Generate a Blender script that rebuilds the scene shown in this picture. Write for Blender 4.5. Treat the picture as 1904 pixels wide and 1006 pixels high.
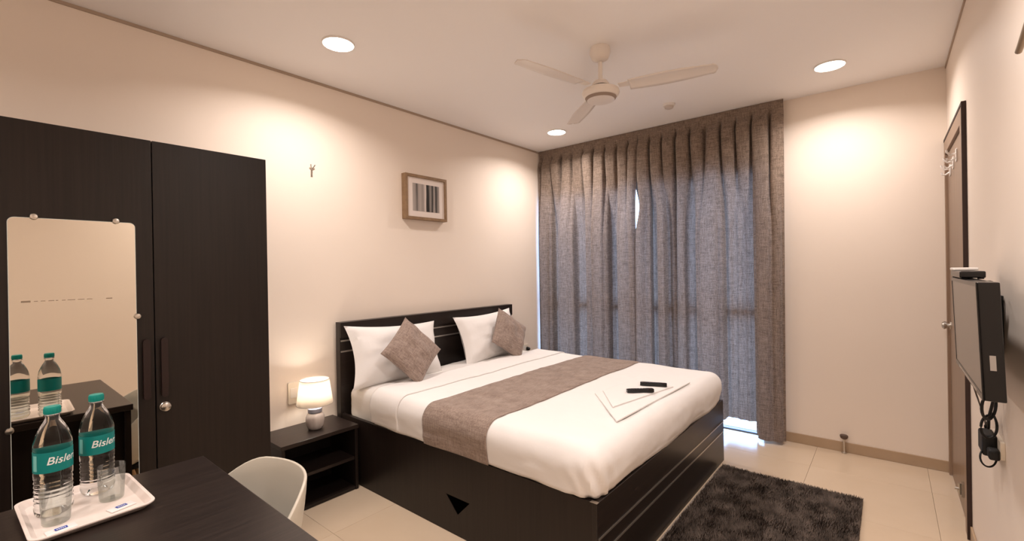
import bpy, bmesh, math, random
from mathutils import Vector, Matrix, noise, geometry
random.seed(7)
PI = math.pi
D = bpy.data
scn = bpy.context.scene
COL = scn.collection
for o in list(D.objects): D.objects.remove(o)

# ------------------------------------------------------------------ camera
CAM = (0.0, 0.0, 1.3451)
YAW, PITCH, ROLL = 0.6922, -0.0015, -0.0168
fw = Vector((math.cos(YAW)*math.cos(PITCH), math.sin(YAW)*math.cos(PITCH), math.sin(PITCH)))
rt = fw.cross(Vector((0, 0, 1))).normalized(); up = rt.cross(fw)
r2 = math.cos(ROLL)*rt + math.sin(ROLL)*up
u2 = -math.sin(ROLL)*rt + math.cos(ROLL)*up
cd = D.cameras.new('camera'); cam = D.objects.new('camera', cd); COL.objects.link(cam)
cd.sensor_width = 36; cd.lens = 844.55/1904*36; cd.clip_start = .02; cd.clip_end = 100
m = Matrix.Identity(4)
for i in range(3):
    m[i][0] = r2[i]; m[i][1] = u2[i]; m[i][2] = -fw[i]; m[i][3] = CAM[i]
cam.matrix_world = m
scn.camera = cam

# ------------------------------------------------------------------ light
scn.view_settings.view_transform = 'Standard'; scn.view_settings.look = 'None'
scn.view_settings.gamma = 1; scn.view_settings.use_curve_mapping = False
scn.view_settings.exposure = 0.0
SKY = (0.33, 0.56, 1.0); SKY_STRENGTH = 10.0
DOWNLIGHT_W = 17.4; DOWN_COL = (1.0, 0.905, 0.86)
LAMP_W = 6.0
WATTS = [.74, .73, .66, 1.04, .48, .58, .54]
w = D.worlds.new('daylight'); scn.world = w; w.use_nodes = True
w.node_tree.nodes['Background'].inputs[0].default_value = (*SKY, 1)
w.node_tree.nodes['Background'].inputs[1].default_value = SKY_STRENGTH
LIGHTS = [(1.32, 2.30), (3.47, 2.32), (3.49, .27), (1.32, .27)]
# unseen fill lamps added behind the camera, spaced like the downlight grid
for i, (x, y) in enumerate(LIGHTS+[(-.83, 2.30), (-.83, 1.25), (-.83, .27)]):
    l = D.lights.new('downlight_or_fill_beam', 'AREA'); l.shape = 'DISK'; l.size = .12
    l.energy = DOWNLIGHT_W*WATTS[i]; l.color = DOWN_COL; l.spread = math.radians(150)
    o = D.objects.new('downlight_or_fill_beam', l); o.location = (x, y, 2.586); COL.objects.link(o)

# ------------------------------------------------------------------ materials
def lin(c):
    return tuple(((v/255)/12.92 if v/255 <= .04045 else ((v/255+.055)/1.055)**2.4) for v in c) + (1,)
def newmat(name):
    mt = D.materials.new(name); mt.use_nodes = True
    return mt, mt.node_tree.nodes, mt.node_tree.links, mt.node_tree.nodes['Principled BSDF']
def mat(name, c, rough=.5, metal=0, c2=None, scale=(5, 5, 5), detail=4, bump=0, bscale=None, coat=0, spec=None, emit=0, trans=0, ior=1.45, lo=.35, hi=.65):
    mt, N, L, P = newmat(name)
    P.inputs['Base Color'].default_value = lin(c); P.inputs['Roughness'].default_value = rough
    P.inputs['Metallic'].default_value = metal; P.inputs['IOR'].default_value = ior
    if coat: P.inputs['Coat Weight'].default_value = coat; P.inputs['Coat Roughness'].default_value = .1
    if spec is not None: P.inputs['Specular IOR Level'].default_value = spec
    if trans: P.inputs['Transmission Weight'].default_value = trans
    if emit: P.inputs['Emission Color'].default_value = lin(c); P.inputs['Emission Strength'].default_value = emit
    tc = N.new('ShaderNodeTexCoord')
    def nz(sc):
        mp = N.new('ShaderNodeMapping'); mp.inputs['Scale'].default_value = sc; L.new(tc.outputs['Object'], mp.inputs[0])
        n = N.new('ShaderNodeTexNoise'); n.inputs['Scale'].default_value = 1; n.inputs['Detail'].default_value = detail
        L.new(mp.outputs[0], n.inputs['Vector']); return n
    if c2:
        n = nz(scale); r = N.new('ShaderNodeValToRGB'); r.color_ramp.elements[0].color = lin(c); r.color_ramp.elements[1].color = lin(c2)
        r.color_ramp.elements[0].position = lo; r.color_ramp.elements[1].position = hi
        L.new(n.outputs[0], r.inputs[0]); L.new(r.outputs[0], P.inputs['Base Color'])
    if bump:
        n = nz(bscale or scale); b = N.new('ShaderNodeBump'); b.inputs['Strength'].default_value = bump; b.inputs['Distance'].default_value = .002
        L.new(n.outputs[0], b.inputs['Height']); L.new(b.outputs[0], P.inputs['Normal'])
    return mt
def woven(name, c, c2, transl=0, su=260, sv=22, rough=.9):
    """slubby linen weave: two crossed stretched noises"""
    mt, N, L, P = newmat(name)
    P.inputs['Roughness'].default_value = rough; P.inputs['Specular IOR Level'].default_value = .15
    P.inputs['Sheen Weight'].default_value = .15
    tc = N.new('ShaderNodeTexCoord'); outs = []
    for sc in ((su, su, sv), (sv, sv, su), (sv*1.5, su, su)):
        mp = N.new('ShaderNodeMapping'); mp.inputs['Scale'].default_value = sc; L.new(tc.outputs['Object'], mp.inputs[0])
        n = N.new('ShaderNodeTexNoise'); n.inputs['Scale'].default_value = 1; n.inputs['Detail'].default_value = 3
        L.new(mp.outputs[0], n.inputs['Vector']); outs.append(n.outputs[0])
    a = N.new('ShaderNodeMath'); a.operation = 'ADD'; L.new(outs[0], a.inputs[0]); L.new(outs[1], a.inputs[1])
    a2 = N.new('ShaderNodeMath'); a2.operation = 'ADD'; L.new(a.outputs[0], a2.inputs[0]); L.new(outs[2], a2.inputs[1])
    a3 = N.new('ShaderNodeMath'); a3.operation = 'MULTIPLY'; L.new(a2.outputs[0], a3.inputs[0]); a3.inputs[1].default_value = 1/3
    r = N.new('ShaderNodeValToRGB'); r.color_ramp.elements[0].color = lin(c); r.color_ramp.elements[1].color = lin(c2)
    r.color_ramp.elements[0].position = .38; r.color_ramp.elements[1].position = .62
    L.new(a3.outputs[0], r.inputs[0]); L.new(r.outputs[0], P.inputs['Base Color'])
    b = N.new('ShaderNodeBump'); b.inputs['Strength'].default_value = .5; b.inputs['Distance'].default_value = .0015
    L.new(a3.outputs[0], b.inputs['Height']); L.new(b.outputs[0], P.inputs['Normal'])
    if transl:
        t = N.new('ShaderNodeBsdfTranslucent'); L.new(r.outputs[0], t.inputs[0])
        mx = N.new('ShaderNodeMixShader'); mx.inputs[0].default_value = transl
        L.new(P.outputs[0], mx.inputs[1]); L.new(t.outputs[0], mx.inputs[2])
        L.new(mx.outputs[0], N['Material Output'].inputs[0])
    return mt
def glassy(name, tint=(255, 255, 255), gloss=.12):
    mt, N, L, P = newmat(name)
    t = N.new('ShaderNodeBsdfTransparent'); t.inputs[0].default_value = lin(tint)
    g = N.new('ShaderNodeBsdfGlossy'); g.inputs['Roughness'].default_value = .02
    mx = N.new('ShaderNodeMixShader'); lw = N.new('ShaderNodeLayerWeight'); lw.inputs[0].default_value = gloss
    ml = N.new('ShaderNodeMath'); ml.operation = 'MULTIPLY'; ml.inputs[1].default_value = .4 if tint[0] < 250 else 1; L.new(lw.outputs['Fresnel'], ml.inputs[0]); L.new(ml.outputs[0], mx.inputs[0]); L.new(t.outputs[0], mx.inputs[1]); L.new(g.outputs[0], mx.inputs[2])
    L.new(mx.outputs[0], N['Material Output'].inputs[0]); return mt

M = {}
M['wall'] = mat('wall_paint', (241, 227, 213), .55, c2=(239, 225, 211), scale=(1.2, 1.2, 1.2), bump=.08, bscale=(60, 60, 60), spec=.25)
M['ceil'] = mat('ceiling_paint', (251, 247, 244), .7, bump=.05, bscale=(50, 50, 50))
M['shadow_strip'] = mat('painted_shadow_line', (176, 156, 138), .6)  # colour of the shadow line, painted on strips
M['tile'] = mat('cream_tile', (214, 193, 168), .18, c2=(208, 186, 160), scale=(2.2, 2.2, 2.2), detail=6, spec=.5)
M['grout'] = mat('grout', (200, 179, 154), .8)
M['skirt'] = mat('skirting_tile', (182, 156, 128), .3, c2=(172, 146, 118), scale=(4, 4, 4))
M['dark'] = mat('espresso_veneer', (28, 21, 18), .36, c2=(35, 27, 23), scale=(90, 90, 2.2), detail=5, bump=.12, bscale=(160, 160, 4), spec=.4)
M['darkh'] = mat('espresso_veneer_lengthwise', (28, 21, 18), .32, c2=(36, 28, 24), scale=(2.2, 90, 90), detail=5, bump=.1, bscale=(4, 160, 160), spec=.45)
M['desk'] = mat('desk_veneer', (36, 28, 25), .34, c2=(46, 37, 33), scale=(2.0, 70, 70), detail=5, bump=.1, bscale=(4, 160, 160), spec=.45)
M['black'] = mat('matte_black', (8, 7, 7), .6)
M['blackgloss'] = mat('gloss_black_plastic', (16, 15, 15), .25)
M['gap'] = mat('dark_gap', (52, 34, 28), .6)
M['steel'] = mat('brushed_steel', (205, 200, 192), .28, 1)
M['silver'] = mat('silver_inlay', (190, 184, 176), .3, .9)
M['handle'] = mat('dark_maroon_handle', (36, 19, 18), .35)
M['sheet'] = mat('white_cotton', (238, 234, 231), .85, bump=.25, bscale=(45, 45, 45), spec=.2)
M['sheet2'] = mat('white_cotton_sheet', (234, 229, 224), .85, bump=.3, bscale=(30, 30, 30), spec=.2)
M['towel'] = mat('white_terry', (239, 234, 231), .95, bump=.6, bscale=(260, 260, 260), spec=.1)
M['runner'] = woven('taupe_woven_runner', (128, 110, 100), (166, 148, 136), 0, 150, 14)
M['cushion'] = woven('taupe_woven_cushion', (128, 110, 101), (168, 150, 139), 0, 150, 18)
M['curtain'] = woven('grey_linen_curtain', (104, 89, 78), (162, 143, 128), .19, 170, 16)
M['door'] = mat('brown_laminate_door', (137, 112, 92), .35, c2=(122, 98, 80), scale=(60, 60, 2), detail=5)
M['doorframe'] = mat('brown_door_frame', (150, 124, 102), .4, c2=(138, 112, 92), scale=(60, 60, 2))
M['ivory'] = mat('ivory_plastic', (232, 222, 206), .35)
M['white'] = mat('white_plastic', (236, 230, 224), .35)
M['fan'] = mat('white_fan_enamel', (232, 222, 212), .3)
M['fanring'] = mat('grey_fan_ring', (150, 132, 120), .5)
M['alu'] = mat('grey_window_aluminium', (70, 66, 66), .45, .5)
M['pane'] = glassy('window_glass')
M['mirror'] = mat('mirror_silver', (226, 220, 208), .015, 1)
M['mirroredge'] = mat('ground_glass_edge', (214, 222, 216), .15)
M['bottle'] = mat('clear_water_bottle', (252, 254, 254), .03, trans=1, ior=1.3)
M['glass'] = glassy('clear_glass', (247, 249, 248), .35)
M['teal'] = mat('teal_plastic', (12, 150, 140), .35)
M['label'] = mat('teal_label', (10, 132, 128), .4)
M['labelpale'] = mat('pale_teal_print', (120, 196, 190), .4)
M['print'] = mat('white_print', (244, 248, 246), .4)
M['tray'] = mat('white_melamine', (240, 226, 218), .3)
M['blue'] = mat('blue_print', (40, 66, 160), .5)
M['sachet'] = mat('white_sachet_paper', (240, 234, 232), .45)
M['shell'] = mat('cream_moulded_plastic', (214, 206, 190), .38)
M['beech'] = mat('beech_wood', (196, 160, 118), .5, c2=(180, 142, 100), scale=(40, 40, 3))
M['picframe'] = mat('light_brown_wood_frame', (150, 122, 92), .5, c2=(134, 106, 78), scale=(30, 30, 30))
M['mount'] = mat('white_picture_mount', (232, 220, 212), .7)
M['ceramic'] = mat('pale_glazed_ceramic', (214, 204, 198), .22, c2=(200, 188, 180), scale=(40, 40, 8), coat=.3)
M['band'] = mat('blue_grey_glaze', (150, 152, 168), .3)
M['screen'] = mat('tv_screen_reflection', (92, 82, 74), .22, spec=.6)  # grey-brown reflection of the room is put into the base colour
M['lampglow'] = mat('downlight_diffuser', (255, 244, 230), .5, emit=16)
M['rugbase'] = mat('rug_backing', (62, 54, 50), .95)
M['binding'] = mat('pale_rug_binding', (150, 138, 128), .9)
def rugpile():
    mt, N, L, P = newmat('shag_pile'); P.inputs['Roughness'].default_value = .85; P.inputs['Specular IOR Level'].default_value = .15
    tc = N.new('ShaderNodeTexCoord'); mp = N.new('ShaderNodeMapping'); mp.inputs['Scale'].default_value = (9, 15, 2); L.new(tc.outputs['Object'], mp.inputs[0])
    n = N.new('ShaderNodeTexNoise'); n.inputs['Scale'].default_value = 1; n.inputs['Detail'].default_value = 4; L.new(mp.outputs[0], n.inputs['Vector'])
    r = N.new('ShaderNodeValToRGB'); r.color_ramp.elements[0].position = .35; r.color_ramp.elements[1].position = .68
    r.color_ramp.elements[0].color = lin((76, 67, 61)); r.color_ramp.elements[1].color = lin((126, 113, 104))
    L.new(n.outputs[0], r.inputs[0]); L.new(r.outputs[0], P.inputs['Base Color']); return mt
M['pile'] = rugpile()
def picture_mat():
    """monochrome print: vertical tree-trunk-like streaks"""
    mt, N, L, P = newmat('striped_monochrome_print'); P.inputs['Roughness'].default_value = .35
    tc = N.new('ShaderNodeTexCoord'); sp = N.new('ShaderNodeSeparateXYZ'); L.new(tc.outputs['Object'], sp.inputs[0])
    mp = N.new('ShaderNodeMapping'); mp.inputs['Scale'].default_value = (90, 1, 5); L.new(tc.outputs['Object'], mp.inputs[0])
    n = N.new('ShaderNodeTexNoise'); n.inputs['Scale'].default_value = 1; n.inputs['Detail'].default_value = 3; L.new(mp.outputs[0], n.inputs['Vector'])
    mr = N.new('ShaderNodeMapRange'); mr.inputs[1].default_value = -.13; mr.inputs[2].default_value = .13; L.new(sp.outputs[0], mr.inputs[0])
    ad = N.new('ShaderNodeMath'); ad.operation = 'MULTIPLY_ADD'; ad.inputs[1].default_value = .07; L.new(n.outputs[0], ad.inputs[0]); 
    sb = N.new('ShaderNodeMath'); sb.operation = 'ADD'; sb.inputs[1].default_value = -.035; L.new(mr.outputs[0], sb.inputs[0]); L.new(sb.outputs[0], ad.inputs[2])
    r = N.new('ShaderNodeValToRGB'); r.color_ramp.interpolation = 'LINEAR'
    stops = [(0, 175), (.1, 150), (.14, 70), (.17, 150), (.25, 178), (.38, 150), (.42, 190), (.46, 225), (.49, 200), (.505, 40), (.59, 32), (.62, 120), (.68, 150), (.72, 45), (.75, 40), (.78, 150), (.83, 170), (.87, 60), (.9, 60), (.94, 130), (1, 165)]
    e = r.color_ramp.elements
    while len(e) > 1: e.remove(e[0])
    e[0].position = 0; e[0].color = lin((175, 165, 158))
    for p_, v in stops[1:]:
        q = e.new(p_); q.color = lin((v, v*.94, v*.9))
    L.new(ad.outputs[0], r.inputs[0]); L.new(r.outputs[0], P.inputs['Base Color']); return mt
M['picture'] = picture_mat()
def shade_mat():
    mt, N, L, P = newmat('lamp_shade_fabric')
    P.inputs['Base Color'].default_value = lin((250, 245, 238)); P.inputs['Roughness'].default_value = .9
    t = N.new('ShaderNodeBsdfTranslucent'); t.inputs[0].default_value = lin((255, 247, 236))
    mx = N.new('ShaderNodeMixShader'); mx.inputs[0].default_value = .6
    L.new(P.outputs[0], mx.inputs[1]); L.new(t.outputs[0], mx.inputs[2]); L.new(mx.outputs[0], N['Material Output'].inputs[0]); return mt
M['shade'] = shade_mat()
M['bulb'] = mat('glowing_bulb', (255, 226, 190), .4, emit=14)

# ------------------------------------------------------------------ helpers
class MB:
    def __init__(s): s.v = []; s.f = []
    def add(s, v, f):
        k = len(s.v); s.v += [tuple(p) for p in v]; s.f += [tuple(i+k for i in q) for q in f]; return s
    def box(s, x0, x1, y0, y1, z0, z1):
        v = [(x, y, z) for z in (z0, z1) for y in (y0, y1) for x in (x0, x1)]
        return s.add(v, [(0, 2, 3, 1), (4, 5, 7, 6), (0, 1, 5, 4), (2, 6, 7, 3), (0, 4, 6, 2), (1, 3, 7, 5)])
    def lathe(s, prof, c=(0, 0, 0), n=32, axis='z', caps=True, sx=1, sy=1):
        v = []; f = []
        for r, h in prof:
            for k in range(n):
                a = 2*PI*k/n; p = (r*math.cos(a)*sx, r*math.sin(a)*sy, h)
                if axis == 'x': p = (p[2], p[0], p[1])
                if axis == 'y': p = (p[1], p[2], p[0])
                v.append((p[0]+c[0], p[1]+c[1], p[2]+c[2]))
        for i in range(len(prof)-1):
            for k in range(n):
                a, b = i*n+k, i*n+(k+1) % n; f.append((a, b, b+n, a+n))
        if caps: f.append(tuple(range(n))[::-1]); f.append(tuple((len(prof)-1)*n+k for k in range(n)))
        return s.add(v, f)
    def tube(s, pts, r, n=8, taper=None):
        P = [Vector(p) for p in pts]; v = []; f = []
        for i, p in enumerate(P):
            d = (P[min(i+1, len(P)-1)]-P[max(i-1, 0)]).normalized()
            a = d.cross(Vector((0, 0, 1)));
            if a.length < .05: a = d.cross(Vector((1, 0, 0)))
            a.normalize(); b = d.cross(a); rr = r if taper is None else taper[i]
            for k in range(n):
                t = 2*PI*k/n; v.append(p+a*rr*math.cos(t)+b*rr*math.sin(t))
        for i in range(len(P)-1):
            for k in range(n):
                A, B = i*n+k, i*n+(k+1) % n; f.append((A, B, B+n, A+n))
        f.append(tuple(range(n))[::-1]); f.append(tuple((len(P)-1)*n+k for k in range(n)))
        return s.add(v, f)
    def prism(s, outer, axis, a0, a1, holes=()):
        """extrude a 2-D polygon (with holes) along an axis. axis 'x': pts=(y,z); 'y': (x,z); 'z': (x,y)"""
        def P(q, a): return {'x': (a, q[0], q[1]), 'y': (q[0], a, q[1]), 'z': (q[0], q[1], a)}[axis]
        loops = [outer]+list(holes); flat = [q for lp in loops for q in lp]
        tris = geometry.tessellate_polygon([[Vector((q[0], q[1], 0)) for q in lp] for lp in loops])
        n = len(flat); v = [P(q, a0) for q in flat]+[P(q, a1) for q in flat]; f = []
        for t in tris: f.append(tuple(t)); f.append(tuple(i+n for i in t[::-1]))
        k = 0
        for lp in loops:
            for i in range(len(lp)):
                a, b = k+i, k+(i+1) % len(lp); f.append((a, b, b+n, a+n))
            k += len(lp)
        return s.add(v, f)
    def build(s, name, m, parent=None, org=(0, 0, 0), bevel=0, smooth=False, seg=2, label=None, kind=None):
        me = D.meshes.new(name); me.from_pydata([(p[0]-org[0], p[1]-org[1], p[2]-org[2]) for p in s.v], [], s.f); me.update()
        bm = bmesh.new(); bm.from_mesh(me); bmesh.ops.remove_doubles(bm, verts=bm.verts, dist=1e-6); bmesh.ops.recalc_face_normals(bm, faces=bm.faces); bm.to_mesh(me); bm.free()
        o = D.objects.new(name, me); COL.objects.link(o); me.materials.append(m)
        if parent is None: o.location = org
        else: o.parent = parent
        if bevel:
            b = o.modifiers.new('bevel', 'BEVEL'); b.width = bevel; b.segments = seg; b.limit_method = 'ANGLE'; b.angle_limit = .6
        if smooth:
            for p in me.polygons: p.use_smooth = True
            try: me.set_sharp_from_angle(angle=.7)
            except Exception: pass
        if label: o['label'] = label
        if kind: o['kind'] = kind
        return o
def tag(o, label=None, cat=None, group=None):
    if label: o['label'] = label
    if cat: o['category'] = cat
    if group: o['group'] = group
    return o
def thing(name, loc, label, cat, group=None, rz=0):
    o = D.objects.new(name, None); o.location = loc; o.rotation_euler = (0, 0, rz); o.empty_display_size = .1; COL.objects.link(o)
    return tag(o, label, cat, group)
def dup(root, loc, label, rz=0):
    r = root.copy(); COL.objects.link(r); r.location = loc; r.rotation_euler = (0, 0, rz); r['label'] = label
    for ch in list(root.children):
        c = ch.copy(); COL.objects.link(c); c.parent = r
        for g in list(ch.children):
            d = g.copy(); COL.objects.link(d); d.parent = c
    return r
def struct(o): o['kind'] = 'structure'; return o
def rrect(x0, x1, y0, y1, r, n=6):
    pts = []
    for cx, cy, a0 in ((x1-r, y1-r, 0), (x0+r, y1-r, 90), (x0+r, y0+r, 180), (x1-r, y0+r, 270)):
        for k in range(n+1):
            a = math.radians(a0+90*k/n); pts.append((cx+r*math.cos(a), cy+r*math.sin(a)))
    return pts

# ------------------------------------------------------------------ room
XB, XF, YL, YR, H = -1.25, 4.014, 2.876, -.297, 2.6
DX0, DX1, DZ = 3.10, 4.0, 2.11      # door opening in right wall
WY0, WZ = .72, 2.14                 # window opening: y from WY0 to YL, height WZ
def bx(*a): return MB().box(*a)
fl = struct(bx(XB-.1, XF+.30, YR-.1, YL+.1, -.12, -.0095).build('floor', M['grout']))
xs = [XB]; x = 4.2-.6*9
while x < XF+.2: 
    if x > XB+.05: xs.append(x)
    x += .6
xs.append(XF+.24)
ys = [YR]; y = .42-.6
while y < YL:
    if y > YR+.05: ys.append(y)
    y += .6
ys.append(YL)
g = .0012; cache = {}
for i in range(len(xs)-1):
    for j in range(len(ys)-1):
        sx, sy = xs[i+1]-xs[i]-g, ys[j+1]-ys[j]-g
        key = (round(sx, 4), round(sy, 4)); c = (xs[i]+g/2, ys[j]+g/2, -.009)
        if key not in cache:
            o = bx(0, sx, 0, sy, 0, .009).build('tile', M['tile'], fl, bevel=.0006, seg=1); cache[key] = o
        else:
            o = cache[key].copy(); COL.objects.link(o)
        o.location = c
struct(bx(XB-.1, XF+.30, YR-.1, YL+.1, H, H+.1).build('ceiling', M['ceil']))
struct(bx(XB-.1, XF+.30, YL, YL+.1, -.009, H).build('wall_left', M['wall']))
mb = MB().prism([(XB-.1, 0), (DX0, 0), (DX0, DZ), (DX1, DZ), (DX1, 0), (XF+.2, 0), (XF+.2, H), (XB-.1, H)], 'y', YR-.1, YR)
struct(mb.build('wall_right', M['wall']))
mb = MB().prism([(YR, 0), (WY0, 0), (WY0, WZ), (YL, WZ), (YL, H), (YR, H)], 'x', XF, XF+.2)
struct(mb.build('wall_window', M['wall']))
struct(bx(XB-.1, XB, YR, YL, 0, H).build('wall_back', M['wall']))
# skirtings
struct(bx(XF-.009, XF-.0002, YR+.0005, WY0-.005, .0003, .072).build('baseboard_window', M['skirt'], bevel=.002))
struct(bx(XB+.001, DX0-.02, YR+.0003, YR+.009, .0003, .072).build('baseboard_right', M['skirt'], bevel=.002))
struct(bx(XB+.001, XF+.03, YL-.009, YL-.0003, .0003, .072).build('baseboard_left', M['skirt'], bevel=.002))
# thin strips coloured as the shadow line where the walls meet the ceiling
struct(bx(XB+.001, XF-.04, YL-.006, YL-.0003, H-.016, H-.0003).build('shadow_strip_1', M['shadow_strip']))
struct(bx(XB+.001, XF-.002, YR+.0003, YR+.006, H-.016, H-.0003).build('shadow_strip_2', M['shadow_strip']))

# window
WX = 4.018
wn = D.objects.new('window_1', None); wn.location = (WX, (WY0+YL)/2, 0); COL.objects.link(wn); struct(wn)
org = wn.location
f = .055
mb = MB().prism([(WY0+.001, .001), (YL-.001, .001), (YL-.001, WZ-.001), (WY0+.001, WZ-.001)], 'x', WX, WX+.07, holes=[[(WY0+f, .007), (YL-f, .007), (YL-f, WZ-f), (WY0+f, WZ-f)]])
mb.build('window_frame', M['alu'], wn, org, bevel=.003)
wys = [WY0+f+(YL-WY0-2*f)*k/3 for k in range(4)]
for k in (1, 2):
    bx(WX+.005, WX+.065, wys[k]-.03, wys[k]+.03, .0075, WZ-f-.0005).build('mullion', M['alu'], wn, org, bevel=.003)
for k in range(3):
    a = wys[k]+(.0305 if k else .0005); b = wys[k+1]-(.0305 if k < 2 else .0005)
    bx(WX+.008, WX+.062, a, b, .945, 1.0).build('transom', M['alu'], wn, org, bevel=.003)
    bx(WX+.03, WX+.036, a, b, .0075, .9445).build('pane', M['pane'], wn, org)
    bx(WX+.03, WX+.036, a, b, 1.0005, WZ-f-.0005).build('pane', M['pane'], wn, org)

# door
dr = D.objects.new('door_1', None); dr.location = (DX0, YR, 0); COL.objects.link(dr); struct(dr); org = dr.location
mb = MB().prism([(DX0+.001, .001), (DX0+.08, .001), (DX0+.08, DZ-.08), (DX1-.04, DZ-.08), (DX1-.04, .001), (DX1-.001, .001), (DX1-.001, DZ-.001), (DX0+.001, DZ-.001)], 'y', YR-.09, YR+.016)
mb.build('door_frame', M['doorframe'], dr, org, bevel=.002)
mb = MB().prism([(DX0-.012, .001), (DX0+.0005, .001), (DX0+.0005, DZ-.0005), (DX1, DZ-.0005), (DX1, DZ+.014), (DX0-.012, DZ+.014)], 'y', YR+.0005, YR+.018)
mb.build('architrave', M['gap'], dr, org)
bx(DX0+.081, DX0+.185, YR-.04, YR+.004, .004, DZ-.082).build('door_dark_strip', M['gap'], dr, org)  # wide dark strip between frame and leaf
leaf = bx(DX0+.186, DX1-.042, YR-.045, YR+.003, .006, DZ-.083).build('door_leaf', M['door'], dr, org, bevel=.002)
MB().lathe([(.026, 0), (.026, .004), (.012, .006), (.012, .018), (.022, .022), (.024, .033), (.018, .041), (.004, .044)], (DX1-.105, YR+.0035, .955), 20, 'y').build('door_knob', M['steel'], leaf, org, smooth=True)
mb = bx(3.36, 3.40, YR+.0035, YR+.014, .10, .17); mb.tube([(3.38, YR+.02, .105), (3.38, YR+.02, .165)], .006); mb.lathe([(.008, 0), (.008, .018)], (3.38, YR+.02, .135), 10, 'y')
mb.build('tower_bolt', M['steel'], leaf, org, smooth=True)
for k, (hx, hz) in enumerate(((3.46, 1.93), (3.62, 1.915), (3.79, 1.90))):
    mb = MB().prism(rrect(hx-.02, hx+.02, hz-.035, hz+.035, .008, 3), 'y', YR+.0035, YR+.008)
    mb.tube([(hx, YR+.008, hz+.01), (hx, YR+.03, hz+.005), (hx, YR+.042, hz+.02), (hx, YR+.045, hz+.034)], .005, 8)
    mb.tube([(hx, YR+.008, hz-.012), (hx, YR+.026, hz-.026), (hx, YR+.04, hz-.022), (hx, YR+.044, hz-.01)], .005, 8)
    mb.build('coat_hook', M['white'], leaf, org, smooth=True)

# ------------------------------------------------------------------ wardrobe
WF = 2.24
wd = thing('wardrobe', (.26, WF+.3, 0), 'tall espresso-brown wooden wardrobe with a mirror on its door, by the left wall', 'wardrobe'); org = wd.location
mb = MB().box(-.395, .908, WF+.021, YL-.012, .06, 1.877); mb.box(-.385, .898, WF+.06, YL-.03, .0005, .06)
mb.build('carcass', M['dark'], wd, org, bevel=.002)
dws = [(-.393, .0465), (.0495, .4775), (.4805, .908)]
doors = [bx(a, b, WF, WF+.0205, .065, 1.88).build('door', M['dark'], wd, org, bevel=.0015) for a, b in dws]
for k, hx in ((1, .450), (2, .507), (0, .02)):
    mb = MB().prism(rrect(hx-.011, hx+.011, .862, 1.098, .0105, 5), 'y', WF-.016, WF-.0003)
    mb.build('handle', M['handle'], doors[k], org, bevel=.003, label='dark maroon bar handle')
def knob(hx, hz, parent, org_):
    MB().lathe([(.0, .022), (.012, .021), (.0175, .017), (.0185, .011), (.016, .006), (.0185, .004), (.0185, 0)], (0, 0, 0), 20, 'y').v
    mb = MB().lathe([(.0185, 0), (.0185, -.004), (.015, -.007), (.0175, -.012), (.0165, -.018), (.008, -.022), (.001, -.0225)], (hx, WF-.0003, hz), 22, 'y')
    return mb.build('lock_knob', M['steel'], parent, org_, smooth=True, label='round steel lock knob')
knob(.508, .822, doors[2], org)
# mirror on the middle door
mirror = MB().prism(rrect(.093, .4215, .50, 1.548, .016, 6), 'y', WF-.0055, WF-.0008).build('mirror', M['mirror'], doors[1], org)
# ground glass edge as slim frame
o_ = rrect(.0915, .423, .4985, 1.5495, .0175, 6); i_ = rrect(.093, .4215, .50, 1.548, .016, 6)
MB().prism(o_, 'y', WF-.0056, WF-.0008, holes=[i_]).build('ground_edge', M['mirroredge'], mirror, org)
wd2 = wd
for cx, cz in ((.153, 1.553), (.366, 1.553), (.4255, 1.19), (.0885, .842)):
    MB().lathe([(.011, 0), (.011, -.006), (.009, -.0085), (.001, -.010)], (cx, WF-.006, cz), 16, 'y').build('mirror_clip', M['steel'], mirror, org, smooth=True)
mb = MB()
random.seed(3)
px = .118
mb.box(.120, .142, WF-.0060, WF-.0056, 1.262, 1.268)
x = .15
while x < .30:
    l = random.uniform(.006, .02); mb.box(x, x+l, WF-.0060, WF-.0056, 1.264, 1.2662); x += l+random.uniform(.003, .01)
mb.box(.335, .352, WF-.0060, WF-.0056, 1.263, 1.2665)
mb.build('mark_line', mat('mark_grey', (150, 132, 112), .6), mirror, org, label='faint grey line of marks across the mirror', kind='stuff')  # grey dashes laid on the mirror face

# ------------------------------------------------------------------ bed
BX0, BX1, BY0, BY1 = 1.580, 3.346, .894, 2.80
bed = thing('bed', ((BX0+BX1)/2, 1.87, 0), 'large espresso-brown wooden double bed with panelled headboard', 'bed'); org = bed.location
HBY = 2.790
hb = bx(BX0-.005, BX1, HBY, HBY+.05, .001, 1.016).build('headboard', M['darkh'], bed, org, bevel=.002)
bx(BX0-.005, BX1, HBY-.012, HBY-.0005, .915, 1.0155).build('top_rail', M['darkh'], hb, org, bevel=.002)
for z in (.893, .822):
    bx(BX0, BX1-.005, HBY-.004, HBY-.0003, z-.005, z+.005).build('inlay_strip', M['silver'], hb, org, label='thin silver strip let into the headboard')
tri = [(1.780, .193), (1.607, .193), (1.695, .108)]
sp = MB().prism([(BY0+.0225, .001), (HBY-.001, .001), (HBY-.001, .416), (BY0+.0225, .416)], 'x', BX0, BX0+.022, holes=[tri]).build('side_panel', M['dark'], bed, org)  # hole is filled by a black plug, its shade put into the colour
MB().prism([(1.790, .196), (1.600, .196), (1.695, .100)] and [(1.779, .1925), (1.608, .1925), (1.695, .1087)], 'x', BX0+.003, BX0+.021).build('cutout_shade_plug', mat('painted_shade_black', (3, 3, 3), .95, spec=0), sp, org, label='black plug painted as the dark inside of the triangular finger cutout')
bx(BX1-.022, BX1, BY0+.0225, HBY-.001, .001, .416).build('side_panel', M['dark'], bed, org, bevel=.0015)
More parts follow.
